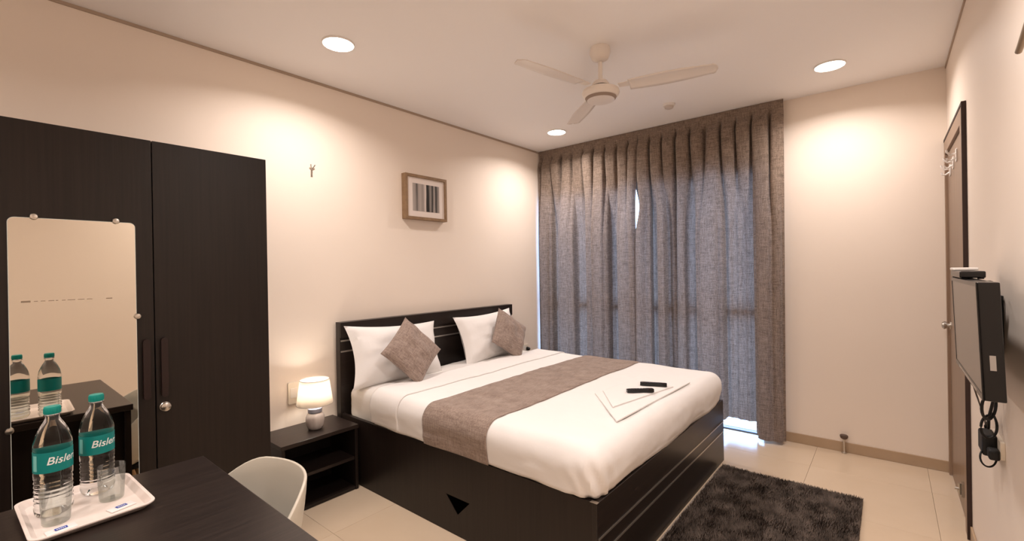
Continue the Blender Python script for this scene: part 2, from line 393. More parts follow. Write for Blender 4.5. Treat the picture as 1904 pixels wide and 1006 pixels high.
fb = bx(BX0-.004, BX1+.002, BY0, BY0+.022, .001, .418).build('footboard', M['darkh'], bed, org, bevel=.002)
for z in (.272, .205):
    bx(BX0+.005, BX1-.002, BY0-.0022, BY0-.0002, z-.0045, z+.0045).build('inlay_strip', M['silver'], fb, org, label='thin silver strip along the footboard')
bx(BX0+.035, BX1-.023, BY0+.03, HBY-.002, .335, .362).build('platform', M['dark'], bed, org)
bx(BX0+.035, BX0+.06, BY0+.03, HBY-.01, .001, .334).build('inner_rail', M['dark'], bed, org)
MB().box(BX0-.006, BX0+.012, BY0-.002+.0, BY0+.03, .4185, .4195).build('corner_cap', M['steel'], fb, org)

def fbm(x, y, z): return noise.noise(Vector((x, y, z)))
def wr(p):
    """shared cloth wrinkle height at a point"""
    x, y, z = p
    return .0045*fbm(x*3.1, y*3.3, z*4)+.0022*fbm(x*9+4, y*6.5, z*14)+.0012*fbm(x*22, y*15+3, z*30)
def rbox(x0, x1, y0, y1, z0, z1, r, step=.02, rh=None, head=True, off=0, wrk=1.35, hem=0, open_foot=False):
    """rounded box skin: top, two long sides, foot (and head) faces; cloth-like"""
    rh = rh or r; mb = MB()
    def lin_(a, b): n = max(2, int(round((b-a)/step))); return [a+(b-a)*i/n for i in range(n+1)]
    X, Y, Z = lin_(x0, x1), lin_(y0, y1), lin_(z0, z1)
    def grid(A, B, fn):
        k = len(mb.v); n = len(B)
        for a in A:
            for b in B: mb.v.append(fn(a, b))
        for i in range(len(A)-1):
            for j in range(n-1): mb.f.append((k+i*n+j, k+i*n+j+1, k+(i+1)*n+j+1, k+(i+1)*n+j))
    grid(X, Y, lambda a, b: (a, b, z1)); grid(Y, Z, lambda a, b: (x0, a, b)); grid(Y, Z, lambda a, b: (x1, a, b))
    if not open_foot: grid(X, Z, lambda a, b: (a, y0, b))
    if head: grid(X, Y, lambda a, b: (a, b, z0)); grid(X, Z, lambda a, b: (a, y1, b))
    out = []
    for p in mb.v:
        x, y, z = p; yy1 = y1-r if head else y1+1; yy0 = y0+rh if not open_foot else y0-1
        zz0 = z0+r if head else z0-1
        q = Vector((min(max(x, x0+r), x1-r), min(max(y, yy0), yy1), min(max(z, zz0), z1-r)))
        d = Vector(p)-q
        if d.length > 1e-9:
            # map box-corner distance onto the rounded surface
            nrm = d.normalized(); s = q+nrm*r
        else: s = Vector(p); nrm = Vector((0, 0, 1))
        h = wr(s)*wrk+off
        side = min(1, max(0, (z1-r-s.z)/(z1-z0-r)))
        if side > 0: h += wrk*side*(.007*fbm(s.x*4+1, s.y*4, s.z*14)+.004*fbm(s.x*7+1, s.y*7, s.z*42))-hem*side*side
        s = s+nrm*h
        if hem and z <= z0+1e-6: s.z += .010*fbm(s.x*4, s.y*4, 5)
        out.append(tuple(s))
    mb.v = out; return mb
mt = rbox(BX0+.03, BX1-.03, BY0+.035, HBY-.016, .364, .604, .07, .025).build('mattress', M['sheet2'], smooth=True, org=(2.46, 1.86, .364))
tag(mt, 'thick mattress in a white fitted sheet, its bare edge showing at the headboard end', 'mattress')
QX0, QX1, QY0, QZ0, QZ1 = BX0-.010, BX1+.006, BY0-.010, .4195, .622
R_ = .085
cv = rbox(QX0, QX1, QY0, 2.42, QZ0, QZ1, R_, .017, head=False, hem=.012)
# crumpled tuck at the near foot corner
nv = []
for (x, y, z) in cv.v:
    d = math.hypot(x-QX0, y-QY0)
    if d < .26 and z < .60:
        k = (1-d/.26)**1.5*min(1, (.60-z)/.10); a = math.atan2(y-QY0-.1, x-QX0-.1)
        h = .010*k*math.sin(a*9+z*38)+.006*k*fbm(a*6, z*30, 2); x += h*math.cos(a); y += h*math.sin(a)
    nv.append((x, y, z))
cv.v = nv
cvo = cv.build('bed_cover', M['sheet'], smooth=True, org=(2.46, 1.6, .42)); cvo.data.polygons.foreach_set('use_smooth', [True]*len(cvo.data.polygons))
sd = cvo.modifiers.new('thick', 'SOLIDIFY'); sd.thickness = .004; sd.offset = -1
tag(cvo, 'white cotton bed cover spread over the mattress and tucked at the foot', 'bed cover')
fo = rbox(QX0, QX1, 2.17, 2.44, QZ0+.012, QZ1, R_, .012, head=False, off=.0085, hem=.012, open_foot=True).build('turned_back_sheet', M['sheet'], cvo, org=(2.46, 1.6, .42), smooth=True)
sd = fo.modifiers.new('thick', 'SOLIDIFY'); sd.thickness = .007; sd.offset = -1
rn = rbox(QX0, QX1, 1.475, 1.945, QZ0-.004, QZ1, R_, .012, head=False, off=.0062, hem=.012, open_foot=True).build('bed_runner', M['runner'], smooth=True, org=(2.46, 1.71, .42))
sd = rn.modifiers.new('thick', 'SOLIDIFY'); sd.thickness = .004; sd.offset = -1
tag(rn, 'taupe woven bed runner lying across the white bed cover', 'bed runner')

def pillow(w, h, t, ear=.06, pw=2.2, n=22, seed=0, amp=.006):
    mb = MB(); N_ = n
    for s in (1, -1):
        k = len(mb.v)
        for i in range(N_+1):
            for j in range(N_+1):
                u = -1+2*i/N_; v = -1+2*j/N_
                x = u*w/2*(1-ear*(1-v*v)); z = v*h/2*(1-ear*(1-u*u))
                q = max(0, (1-abs(u)**pw)*(1-abs(v)**pw)); th = t/2*q**.42
                y = s*th+s*amp*q**.5*(fbm(u*2.5+seed, v*2.5, s*3)*1.6+.5*fbm(u*3+seed, v*7+u*2, s*5))
                mb.v.append((x, y, z))
        for i in range(N_):
            for j in range(N_):
                a = k+i*(N_+1)+j; mb.f.append((a, a+1, a+N_+2, a+N_+1))
    return mb
def place(o, c, lean, roll=0, yaw=0):
    o.matrix_world = Matrix.Translation(c) @ Matrix.Rotation(yaw, 4, 'Z') @ Matrix.Rotation(lean, 4, 'X') @ Matrix.Rotation(roll, 4, 'Y')
p1 = pillow(.75, .42, .18, .11, seed=1, amp=.012).build('pillow', M['sheet'], smooth=True); place(p1, (1.930, 2.650, .782), math.radians(-19), math.radians(3))
tag(p1, 'white pillow leaning on the headboard at the lamp side of the bed', 'pillow', 'white pillows against the headboard')
p2 = pillow(.72, .42, .18, .11, seed=6, amp=.012).build('pillow', M['sheet'], smooth=True); place(p2, (2.880, 2.650, .782), math.radians(-19), math.radians(-2))
tag(p2, 'white pillow leaning on the headboard at the curtain side of the bed', 'pillow', 'white pillows against the headboard')
c1 = pillow(.345, .345, .13, .07, seed=11, n=22, amp=.012).build('cushion', M['cushion'], smooth=True); place(c1, (1.905, 2.455, .812), math.radians(-24), math.radians(45+5))
tag(c1, 'taupe square cushion standing on its corner against the white pillow nearer the bedside lamp', 'cushion', 'taupe cushions set on their corners')
c2 = pillow(.345, .345, .13, .07, seed=15, n=22, amp=.012).build('cushion', M['cushion'], smooth=True); place(c2, (2.940, 2.475, .800), math.radians(-22), math.radians(45-8), math.radians(0))
tag(c2, 'taupe square cushion standing on its corner against the white pillow nearer the curtain', 'cushion', 'taupe cushions set on their corners')

# towels and the two black remotes on the bed
def slab(w, d, h, seed, n=14):
    mb = MB()
    X = [-w/2+w*i/n for i in range(n+1)]; Y = [-d/2+d*i/n for i in range(n+1)]
    for s in (0, 1):
        k = len(mb.v)
        for x in X:
            for y in Y:
                e = min(1, (1-abs(2*x/w))*8)*min(1, (1-abs(2*y/d))*8)
                z = (h*(.55+.45*math.sqrt(max(0, e)))+.0012*fbm(x*18+seed, y*18, 1)) if s else .0
                mb.v.append((x, y, z))
        for i in range(n):
            for j in range(n):
                a = k+i*(n+1)+j; mb.f.append((a, a+n+1, a+n+2, a+1) if s else (a, a+1, a+n+2, a+n+1))
    per = [i*(n+1) for i in range(n+1)]+[n*(n+1)+j for j in range(1, n+1)]+[i*(n+1)+n for i in range(n-1, -1, -1)]+[j for j in range(n-1, 0, -1)]
    K = (n+1)**2
    for i in range(len(per)):
        a, b = per[i], per[(i+1) % len(per)]; mb.f.append((a, b, b+K, a+K))
    return mb
ZT = .6255
def towel(quad, z, h, seed, label):
    mb = slab(1, 1, h, seed); c = (sum(q[0] for q in quad)/4, sum(q[1] for q in quad)/4)
    def bl(u, v):
        a, b, cc, d = quad; return tuple((1-u)*(1-v)*a[i]+u*(1-v)*b[i]+u*v*cc[i]+(1-u)*v*d[i]-c[i] for i in (0, 1))
    mb.v = [(*bl(p[0]+.5, p[1]+.5), p[2]) for p in mb.v]
    o = mb.build('towel', M['towel'], smooth=True); o.location = (c[0], c[1], z)
    return tag(o, label, 'towel', 'folded white towels on the bed')
towel([(1.935, .985), (2.86, .955), (2.95, 1.26), (2.30, 1.305)], ZT, .011, 1, 'white folded towel lying flat on the bed cover, larger and underneath')
towel([(2.09, 1.085), (2.66, .985), (2.80, 1.20), (2.34, 1.275)], ZT+.0125, .009, 5, 'smaller white folded towel on top, with the two remotes resting on it')
def remote(loc, rz, label, wave):
    t = thing('remote_control', loc, label, 'remote control', 'remotes on the folded towels', rz)
    pts = []
    n = 20
    for i in range(n+1):
        u = -1+2*i/n; pts.append((u*.075, .019*(1-abs(u)**8*.35)*(1-wave*math.exp(-((u-.15)/.28)**2))))
    pts += [(a, -b) for a, b in pts[::-1]]
    MB().prism(pts, 'z', 0, .017).build('body', M['blackgloss'], t, bevel=.004, smooth=True)
    mb = MB()
    for i in range(6):
        for j in (-1, 0, 1): mb.lathe([(.0028, 0), (.0028, .0018), (.002, .0022)], (-.055+i*.016, j*.009, .0172), 8)
    mb.build('button', mat('dark_grey_rubber', (48, 44, 44), .6), t, kind='stuff')
    MB().lathe([(.006, 0), (.006, .0016)], (.055, 0, .0172), 14).build('power_button', mat('maroon_rubber', (70, 30, 28), .6), t)
remote((2.41, 1.080, ZT+.0225), math.radians(-48), 'black remote control on the towels, the one nearer the runner', .25)
remote((2.585, 1.075, ZT+.0225), math.radians(-68), 'slim black remote control on the towels, the one nearer the curtain', .12)

# ------------------------------------------------------------------ nightstand, lamp
ns = thing('nightstand', (1.325, 2.71, 0), 'small dark nightstand with two open shelves between wardrobe and bed', 'nightstand'); org = ns.location
NX0, NX1, NY0, NY1, NZ = 1.092, 1.552, 2.556, 2.862, .401
bx(NX0-.006, NX1+.004, NY0-.006, NY1, NZ-.022, NZ).build('top', M['desk'], ns, org, bevel=.0015)
for a in (NX0, NX1-.018): bx(a, a+.018, NY0, NY1-.001, .001, NZ-.0225).build('side_panel', M['dark'], ns, org, bevel=.001)
bx(NX0+.0185, NX1-.0185, NY1-.012, NY1-.002, .021, NZ-.023).build('back_panel', M['dark'], ns, org)
bx(NX0+.0185, NX1-.0185, NY0+.012, NY1-.0125, .185, .203).build('shelf', M['desk'], ns, org)
bx(NX0+.0185, NX1-.0185, NY0+.005, NY1-.002, .002, .0205).build('bottom_panel', M['dark'], ns, org)
LX, LY = 1.352, 2.695
lp = thing('table_lamp', (LX, LY, NZ), 'lit table lamp with white tapered shade and pale ceramic base on the nightstand', 'lamp'); org = lp.location
Z = NZ+.0005
MB().lathe([(.034, Z), (.040, Z+.004), (.050, Z+.025), (.054, Z+.05), (.053, Z+.072), (.046, Z+.09), (.038, Z+.098)], (LX, LY, 0), 36).build('base', M['ceramic'], lp, org, smooth=True)
MB().lathe([(.036, Z+.0985), (.041, Z+.103), (.041, Z+.124), (.036, Z+.128)], (LX, LY, 0), 32).build('neck', M['band'], lp, org, smooth=True, label='blue-grey glazed neck ring')
MB().lathe([(.011, Z+.1285), (.011, Z+.17), (.015, Z+.172), (.015, Z+.195)], (LX, LY, 0), 16).build('lamp_holder', M['white'], lp, org, smooth=True)
MB().lathe([(.012, Z+.1955), (.020, Z+.206), (.024, Z+.222), (.020, Z+.238), (.008, Z+.246)], (LX, LY, 0), 16).build('bulb', M['bulb'], lp, org, smooth=True)
mb = MB().lathe([(.104, Z+.152), (.083, Z+.298)], (LX, LY, 0), 48, caps=False)
so = mb.build('lamp_shade', M['shade'], lp, org, smooth=True)
sm = so.modifiers.new('t', 'SOLIDIFY'); sm.thickness = .0015
HR = mat('shade_trim', (190, 176, 166), .7)
for rr, zz in ((.1045, .152), (.0835, .298)):
    MB().tube([(LX+rr*math.cos(a*PI/18), LY+rr*math.sin(a*PI/18), Z+zz) for a in range(37)], .0018, 6).build('hem_ring', HR, so, org, smooth=True)
mb = MB()
for a in (0, 2*PI/3, 4*PI/3): mb.tube([(LX+.014*math.cos(a), LY+.014*math.sin(a), Z+.19), (LX+.0995*math.cos(a), LY+.0995*math.sin(a), Z+.185)], .0012, 5)
mb.build('shade_spider', M['steel'], so, org)
l = D.lights.new('lamp_bulb_light', 'POINT'); l.energy = LAMP_W; l.color = (1, .92, .83); l.shadow_soft_size = .03
o = D.objects.new('lamp_bulb_light', l); o.location = (LX, LY, Z+.225); COL.objects.link(o)

# wall sockets
def socket(x, z, label, w_=.12, h_=.12, plug=None):
    t = thing('wall_socket', (x, YL, z), label, 'socket'); org = t.location
    pl = MB().prism(rrect(x-w_/2, x+w_/2, z-h_/2, z+h_/2, .008, 4), 'y', YL-.011, YL-.0003).build('plate', M['ivory'], t, org, bevel=.002)
    bx(x-w_/2+.012, x-.004, YL-.0135, YL-.0113, z-.03, z+.03).build('rocker_switch', M['white'], pl, org, bevel=.001)
    mb = MB()
    for a, b in ((0, .018), (-.012, -.008), (.012, -.008)): mb.lathe([(.0035, 0), (.0035, -.001)], (x+w_/4+a, YL-.0113, z+b), 10, 'y')
    mb.build('socket_hole', M['black'], pl, org)
    if plug:
        MB().lathe([(.018, -.0126), (.019, -.03), (.012, -.045), (.004, -.052)], (x+plug, YL, z), 14, 'y').build('plug', M['blackgloss'], t, org, smooth=True)
    return t
socket(1.335, .60, 'ivory switch and socket plate on the wall behind the lit lamp', .13, .135, .034)
socket(3.655, .535, 'ivory socket plate with a black plug on the wall beyond the bed, near the curtain', .09, .09, .02)

# picture
pc = thing('framed_picture', (2.355, YL, 1.93), 'small framed black and white print of vertical streaks on the left wall', 'picture'); org = pc.location
a0, a1, b0, b1 = 2.155, 2.575, 1.752, 2.103
YF = YL-.05
pf = MB().prism([(a0, b0), (a1, b0), (a1, b1), (a0, b1)], 'y', YF, YL-.0005, holes=[[(a0+.022, b0+.022), (a1-.022, b0+.022), (a1-.022, b1-.022), (a0+.022, b1-.022)]]).build('frame', M['picframe'], pc, org, bevel=.0015)
bx(a0+.0225, a1-.0225, YF+.012, YF+.016, b0+.0225, b1-.0225).build('mount', M['mount'], pc, org)
pp = bx(a0+.075, a1-.075, YF+.0105, YF+.0118, b0+.068, b1-.068).build('print', M['picture'], pc, org)
pp.data.transform(Matrix.Translation(-(Vector(((a0+a1)/2, YL, 1.93))-Vector(org)))); pp.location = Vector(((a0+a1)/2, YL, 1.93))-Vector(org)
# wall hooks
hk = MB().box(1.4405, 1.4525, YL-.004, YL-.0003, 1.972, 2.03)
hk.tube([(1.4465, YL-.004, 2.018), (1.436, YL-.014, 2.036), (1.432, YL-.022, 2.046)], .004, 8)
hk.tube([(1.4465, YL-.004, 2.018), (1.457, YL-.014, 2.036), (1.461, YL-.022, 2.046)], .004, 8)
tag(hk.build('wall_hook', M['steel'], org=(1.4465, YL, 2.0), smooth=True), 'tiny two-pronged metal hook high on the left wall above the nightstand', 'hook')
hk = MB().lathe([(.014, 0), (.014, .004), (.006, .006)], (1.50, YR+.0004, 1.96), 14, 'y')
hk.tube([(1.50, YR+.006, 1.96), (1.52, YR+.03, 1.945), (1.57, YR+.042, 1.90), (1.64, YR+.044, 1.868), (1.665, YR+.044, 1.862)], .007, 10)
tag(hk.build('wall_bracket', mat('bracket_grey', (150, 132, 112), .4, .3), org=(1.5, YR, 1.96), smooth=True), 'small curved grey bracket high on the right wall at the frame edge', 'bracket')

# ------------------------------------------------------------------ curtains
def interp(cp, y):
    if y <= cp[0][0]: return cp[0][1]
    for i in range(len(cp)-1):
        if y <= cp[i+1][0]:
            t = (y-cp[i][0])/(cp[i+1][0]-cp[i][0]); t = t*t*(3-2*t); return cp[i][1]+(cp[i+1][1]-cp[i][1])*t
    return cp[-1][1]
def sm_(a, b, x): t = min(1, max(0, (x-a)/(b-a))); return t*t*(3-2*t)
CR = [(.60, .55), (.66, .95), (.73, 1), (.78, .5), (.82, .05), (.93, .12), (1.02, .0), (1.07, .7), (1.13, 1), (1.20, .7), (1.245, .0), (1.33, .2), (1.38, .55), (1.43, .1), (1.50, .0), (1.545, .6), (1.59, .3), (1.64, .0), (1.68, .8), (1.73, .9), (1.79, .3)]
CL = [(1.755, .8), (1.81, 1), (1.86, 1), (1.91, .8), (1.95, .1), (2.0, .0), (2.05, .15), (2.09, .8), (2.16, 1), (2.22, .6), (2.25, .75), (2.29, .2), (2.36, .0), (2.43, .1), (2.47, .8), (2.54, .9), (2.60, .7), (2.64, .1), (2.70, .0), (2.74, .7), (2.79, .9), (2.83, .4), (2.866, .7)]
def curtain(cp, y0, y1, seed, name, label, hemf, edge):
    nz_, ny = 90, int((y1-y0)/.0055); mb = MB(); ztop = 2.596
    npl = round((y1-y0)/.125)
    for j in range(ny+1):
        s = y0+(y1-y0)*j/ny
        for i in range(nz_+1):
            t = i/nz_; hz = hemf(s); z = ztop+(hz-ztop)*t
            wt = sm_(2.54, 1.55, z) if False else 1-sm_(1.55, 2.45, z)
            lo = interp(cp, s); d = (interp(cp, s+.012)-interp(cp, s-.012))/.024
            ph = (s-y0)/(y1-y0)*npl*2*PI+.9*fbm(s*3+seed, 0, 0)
            hi = (1-(.5-.5*math.sin(ph))**1.9)*(.8+.55*fbm(s*7+seed, z*.4, 9)); dh = math.cos(ph)*.5*npl*2*PI/(y1-y0)
            amp_t = .25+.75*sm_(2.58, 2.40, z)if False else .25+.75*(1-sm_(2.42, 2.58, z))
            b = lo*wt+hi*(1-wt)*.62*amp_t+.12*(1-wt)
            kf = sm_(2.47, 2.572, z); b = b*(1-kf)+.42*kf
            fade = (1-kf)*sm_(y0, y0+.06, s)*(1-sm_(y1-.06, y1, s)); fan = (.06*fbm(s*9+seed, z*.7, 3)+.26*fbm(s*21+seed, z*.3, 8)*(.4+.6*wt))*fade
            x = 3.998-.140*min(1.1, max(0, b+fan))
            fade = sm_(y0, y0+.06, s)*(1-sm_(y1-.06, y1, s)); y = s-.048*fade*math.tanh((d*wt+dh*.5*(1-wt))/9)*max(0, b)
            y += edge(s, z)
            x -= .02*sm_(.45, .0, z)*0
            mb.v.append((x, min(y, YL-.012), z))
    n = nz_+1
    for j in range(ny):
        for i in range(nz_):
            a = j*n+i; mb.f.append((a, a+1, a+n+1, a+n))
    t = thing(name, (3.94, (y0+y1)/2, 0), label, 'curtain', 'grey linen curtains at the window'); org = t.location
    o = mb.build('curtain_fabric', M['curtain'], t, org, smooth=True)
    o.data.polygons.foreach_set('use_smooth', [True]*len(o.data.polygons))
    return t, org
def hemR(s): return .022+.085*sm_(.775, .815, s)*(1-sm_(1.45, 1.55, s))
def edgeR(s, z):
    # far edge of this panel swings away to open a narrow slit below the lintel
    k = sm_(1.62, 1.79, s); return -k*(.053*math.exp(-((z-1.90)/.21)**2))-(.012*(1-sm_(.6, .8, s)))*(sm_(.0, 2.2, z)-.5)
def edgeL(s, z):
    k = 1-sm_(1.77, 1.9, s); return k*(.006*math.exp(-((z-1.90)/.2)**2))
curtain(CR, .60, 1.800, 2.3, 'curtain', 'grey linen curtain panel nearer the bare wall and door, its hem open over bright floor', hemR, edgeR)
curtain(CL, 1.756, 2.860, 7.7, 'curtain', 'grey linen curtain panel nearer the headboard wall, falling behind the bed', lambda s: .02, edgeL)
rl = MB().tube([(3.985, .64, 2.59), (3.985, 2.86, 2.59)], .006, 8)
tag(rl.build('curtain_track', M['white'], org=(3.945, 1.7, 2.588), smooth=True), 'white curtain track under the ceiling hidden in the curtain heading', 'curtain track')

# ------------------------------------------------------------------ ceiling things
labels = ['round lit downlight in the ceiling over the head of the bed, nearest the wardrobe', 'round lit downlight in the ceiling close to the corner of curtain and left wall', 'round lit downlight in the ceiling near the door side of the curtain', 'round lit downlight in the ceiling above the television, just outside the view']
dl = thing('downlight', (LIGHTS[0][0], LIGHTS[0][1], H), labels[0], 'ceiling light', 'recessed downlights in the ceiling')
MB().lathe([(.079, -.0005), (.085, -.0005), (.084, -.008), (.080, -.010), (.079, -.0005)], (0, 0, 0), 40, caps=False).build('trim_ring', M['white'], dl, smooth=True)
MB().lathe([(.0785, -.001), (.0785, -.009)], (0, 0, 0), 40).build('diffuser', M['lampglow'], dl)
for k in (1, 2, 3): dup(dl, (*LIGHTS[k], H), labels[k])
sdt = thing('smoke_detector', (3.48, 1.287, H), 'small round white smoke detector on the ceiling between fan and curtain', 'smoke detector')
MB().lathe([(.045, -.0005), (.045, -.012), (.04, -.016)], (0, 0, 0), 28).build('base', M['white'], sdt, smooth=True)
MB().lathe([(.034, -.0165), (.032, -.030), (.02, -.036), (.002, -.037)], (0, 0, 0), 28).build('sensor_head', mat('pale_grey_plastic', (205, 194, 184), .5), sdt, smooth=True)

FX, FY = 2.325, 1.25
fan = thing('ceiling_fan', (FX, FY, H), 'white three-blade ceiling fan hanging over the bed', 'ceiling fan'); 
MB().lathe([(.055, -.0005), (.06, -.03), (.045, -.065), (.018, -.08)], (0, 0, 0), 32).build('canopy', M['fan'], fan, smooth=True)
MB().lathe([(.0125, -.081), (.0125, -.185)], (0, 0, 0), 16).build('down_rod', M['fan'], fan, smooth=True)
MB().lathe([(.014, -.1855), (.036, -.190), (.048, -.206), (.046, -.216)], (0, 0, 0), 32).build('coupling_cover', M['fan'], fan, smooth=True)
MB().lathe([(.042, -.2165), (.042, -.2315)], (0, 0, 0), 24).build('motor_gap', M['gap'], fan, label='dark gap above the motor')
MB().lathe([(.05, -.232), (.080, -.234), (.102, -.244), (.106, -.260), (.098, -.276), (.088, -.284)], (0, 0, 0), 48).build('motor_housing', M['fan'], fan, smooth=True)
MB().lathe([(.088, -.2845), (.084, -.293), (.078, -.2985)], (0, 0, 0), 48).build('cap_ring', M['fanring'], fan, smooth=True, label='grey ring round the bottom cap')
MB().lathe([(.0775, -.290), (.0775, -.299), (.05, -.303), (.002, -.304)], (0, 0, 0), 48).build('bottom_cap', M['fan'], fan, smooth=True)
for k in range(3):
    a = math.radians((47, 168, 284)[k]); ca, sa = math.cos(a), math.sin(a)
    mb = MB(); n = 40
    for i in range(n+1):
        r = .16+.45*i/n; u = i/n
        wd_ = .046+.014*math.sin(PI*min(1, u*1.1)) if u < .93 else .05*math.sqrt(max(.05, 1-((u-.93)/.07)**2))
        tilt = math.radians(13-5*u)
        for j in range(7):
            q = -1+2*j/6; lx, ly = r, q*wd_
            z = -.238-ly*math.sin(tilt)+.006*(1-q*q)
            ly *= math.cos(tilt)
            mb.v.append((lx*ca-ly*sa, lx*sa+ly*ca, z))
    for i in range(n):
        for j in range(6):
            p = i*7+j; mb.f.append((p, p+1, p+8, p+7))
    bo = mb.build('blade', M['fan'], fan, smooth=True); s_ = bo.modifiers.new('t', 'SOLIDIFY'); s_.thickness = .003
    mb = MB().prism([(-.02, -.02), (.09, -.03), (.09, .03), (-.02, .02)], 'z', 0, .004)
    R3 = Matrix.Translation((0, 0, -.2335)) @ Matrix.Rotation(a, 4, 'Z') @ Matrix.Translation((.122, 0, 0)) @ Matrix.Rotation(math.radians(-6), 4, 'X')
    mb.v = [tuple(R3 @ Vector(v)) for v in mb.v]; mb.build('blade_arm', M['fan'], bo, bevel=.001)

# ------------------------------------------------------------------ television on the right wall
tv = thing('television', (2.05, YR, 1.13), 'black flat television on the right wall seen almost edge-on, beside the door', 'television'); org = tv.location
TX0, TX1, TZ0, TZ1 = 1.742, 2.356, .972, 1.290
# local plane leaning slightly: top edge stands further from the wall
def tvp(mb, yt=-.180, yb=-.190):
    mb.v = [(x, y+yb+(yt-yb)*(z-TZ0)/(TZ1-TZ0), z) for x, y, z in mb.v]; return mb
body = tvp(MB().box(TX0, TX1, -.046, -.003, TZ0, TZ1)).build('housing', M['blackgloss'], tv, org, bevel=.003)
mb = MB().prism([(TX0, TZ0), (TX1, TZ0), (TX1, TZ1), (TX0, TZ1)], 'y', -.0028, 0, holes=[[(TX0+.012, TZ0+.016), (TX1-.012, TZ0+.016), (TX1-.012, TZ1-.012), (TX0+.012, TZ1-.012)]])
tvp(mb).build('bezel', M['blackgloss'], tv, org)
tvp(MB().box(TX0+.0122, TX1-.0122, -.0026, -.0012, TZ0+.0162, TZ1-.0122)).build('screen', M['screen'], tv, org, label='screen with a dull grey-brown reflection painted in')
tvp(MB().box(TX0-.0008, TX0-.0001, -.030, -.018, 1.055, 1.095)).build('side_sticker', mat('grey_white_sticker', (168, 160, 152), .5), body, org, label='small white sticker on the near side')
tvp(MB().box(TX0+.1, TX1-.1, -.001, .0004, TZ0+.004, TZ0+.010)).build('chin_strip', M['silver'], body, org)
mb = MB().box(2.23, 2.33, YR+.0005, YR+.012, 1.03, 1.23); mb.box(2.25, 2.31, YR+.012, -.236, 1.05, 1.21)
mb.build('wall_bracket', M['black'], tv, org, bevel=.002)
stb = thing('set_top_box', (2.18, -.207, TZ1), 'small black and white set-top box perched on top of the television', 'set-top box'); org = stb.location
mb = MB().box(-.12, .15, -.030, .030, .004, .026); mb.v = [(x, y, z) for x, y, z in mb.v]
sb_ = mb.build('case', M['blackgloss'], stb, bevel=.004)
MB().box(.05, .155, -.032, .032, .0265, .036).build('white_lid', M['white'], stb, bevel=.003, label='white corner of the box')
for a in (-.10, .12):
    for b in (-.02, .02): MB().lathe([(.008, .0005), (.008, .0038)], (a, b, 0), 10).build('rubber_foot', M['black'], stb)
# cable tangle behind tv, hanging adapter
cb = thing('cable_bundle', (2.25, -.262, .90), 'black power cables looped behind and under the television', 'cable'); org = cb.location
def loop(c, rx, rz, n=26, turns=1.0, dy=.01, ph=0):
    return [(c[0]+rx*math.sin(4*i/n+ph), c[1]+.006+.023*math.cos(ph+2*PI*turns*i/n), c[2]+rz*math.sin(ph+2*PI*turns*i/n)) for i in range(n+1)]
mb = MB().tube(loop((2.13, -.262, 1.245), .06, .035), .0035, 6); mb.tube(loop((2.17, -.268, 1.215), .06, .045, ph=1), .0035, 6); mb.tube(loop((2.16, -.258, 1.14), .05, .07, ph=2), .004, 6)
mb.build('upper_loop', M['black'], cb, org, smooth=True)
mb = MB().tube([(2.14, -.268, .985), (2.16, -.268, .93), (2.20, -.262, .86), (2.27, -.262, .80), (2.33, -.268, .75)], .0045, 6)
mb.tube(loop((2.2, -.262, .865), .07, .055, turns=1.1, ph=.5), .0045, 6); mb.tube(loop((2.28, -.268, .775), .045, .04, ph=2.), .004, 6)
mb.tube([(2.30, -.264, .80), (2.35, -.27, .77), (2.40, -.268, .74), (2.38, -.266, .70)], .004, 6)
mb.tube(loop((2.33, -.27, .655), .05, .03, ph=3), .003, 6)
mb.build('lower_loop', M['black'], cb, org, smooth=True)
mb = MB().tube([(2.33, -.20, .974), (2.40, -.23, .92), (2.42, -.25, .84), (2.44, -.27, .76), (2.40, -.275, .70)], .0028, 6)
mb.build('thin_lead', mat('grey_cable', (84, 74, 66), .5), cb, org, smooth=True, label='thin grey lead')
ad = thing('power_adapter', (2.33, YR, .70), 'black power adapter plugged into the socket below the television', 'power adapter'); org = ad.location
bx(2.29, 2.39, YR+.0125, YR+.05, .66, .735).build('body', M['black'], ad, org, bevel=.008)
bx(2.235, 2.282, YR+.0125, YR+.040, .665, .70).build('plug', M['black'], ad, org, bevel=.006)
t = thing('wall_socket', (2.32, YR, .70), 'socket plate on the right wall below the television, behind the black adapter', 'socket'); org = t.location
MB().prism(rrect(2.24, 2.42, .668, .73, .006, 3), 'y', YR+.0003, YR+.0120).build('plate', M['ivory'], t, org, bevel=.002)

# door stopper by the window wall skirting
ds = thing('door_stop', (3.985, .259, 0), 'small steel door stop with a dark rubber head on the floor at the skirting', 'door stop')
MB().lathe([(.016, .0005), (.016, .006), (.007, .010), (.007, .098)], (0, 0, 0), 18).build('post', M['steel'], ds, smooth=True)
MB().lathe([(.008, .0985), (.020, .106), (.024, .118), (.024, .128), (.018, .132)], (-.001, 0, 0), 20, sx=.8).build('head', mat('dark_rubber', (92, 74, 64), .5), ds, smooth=True)

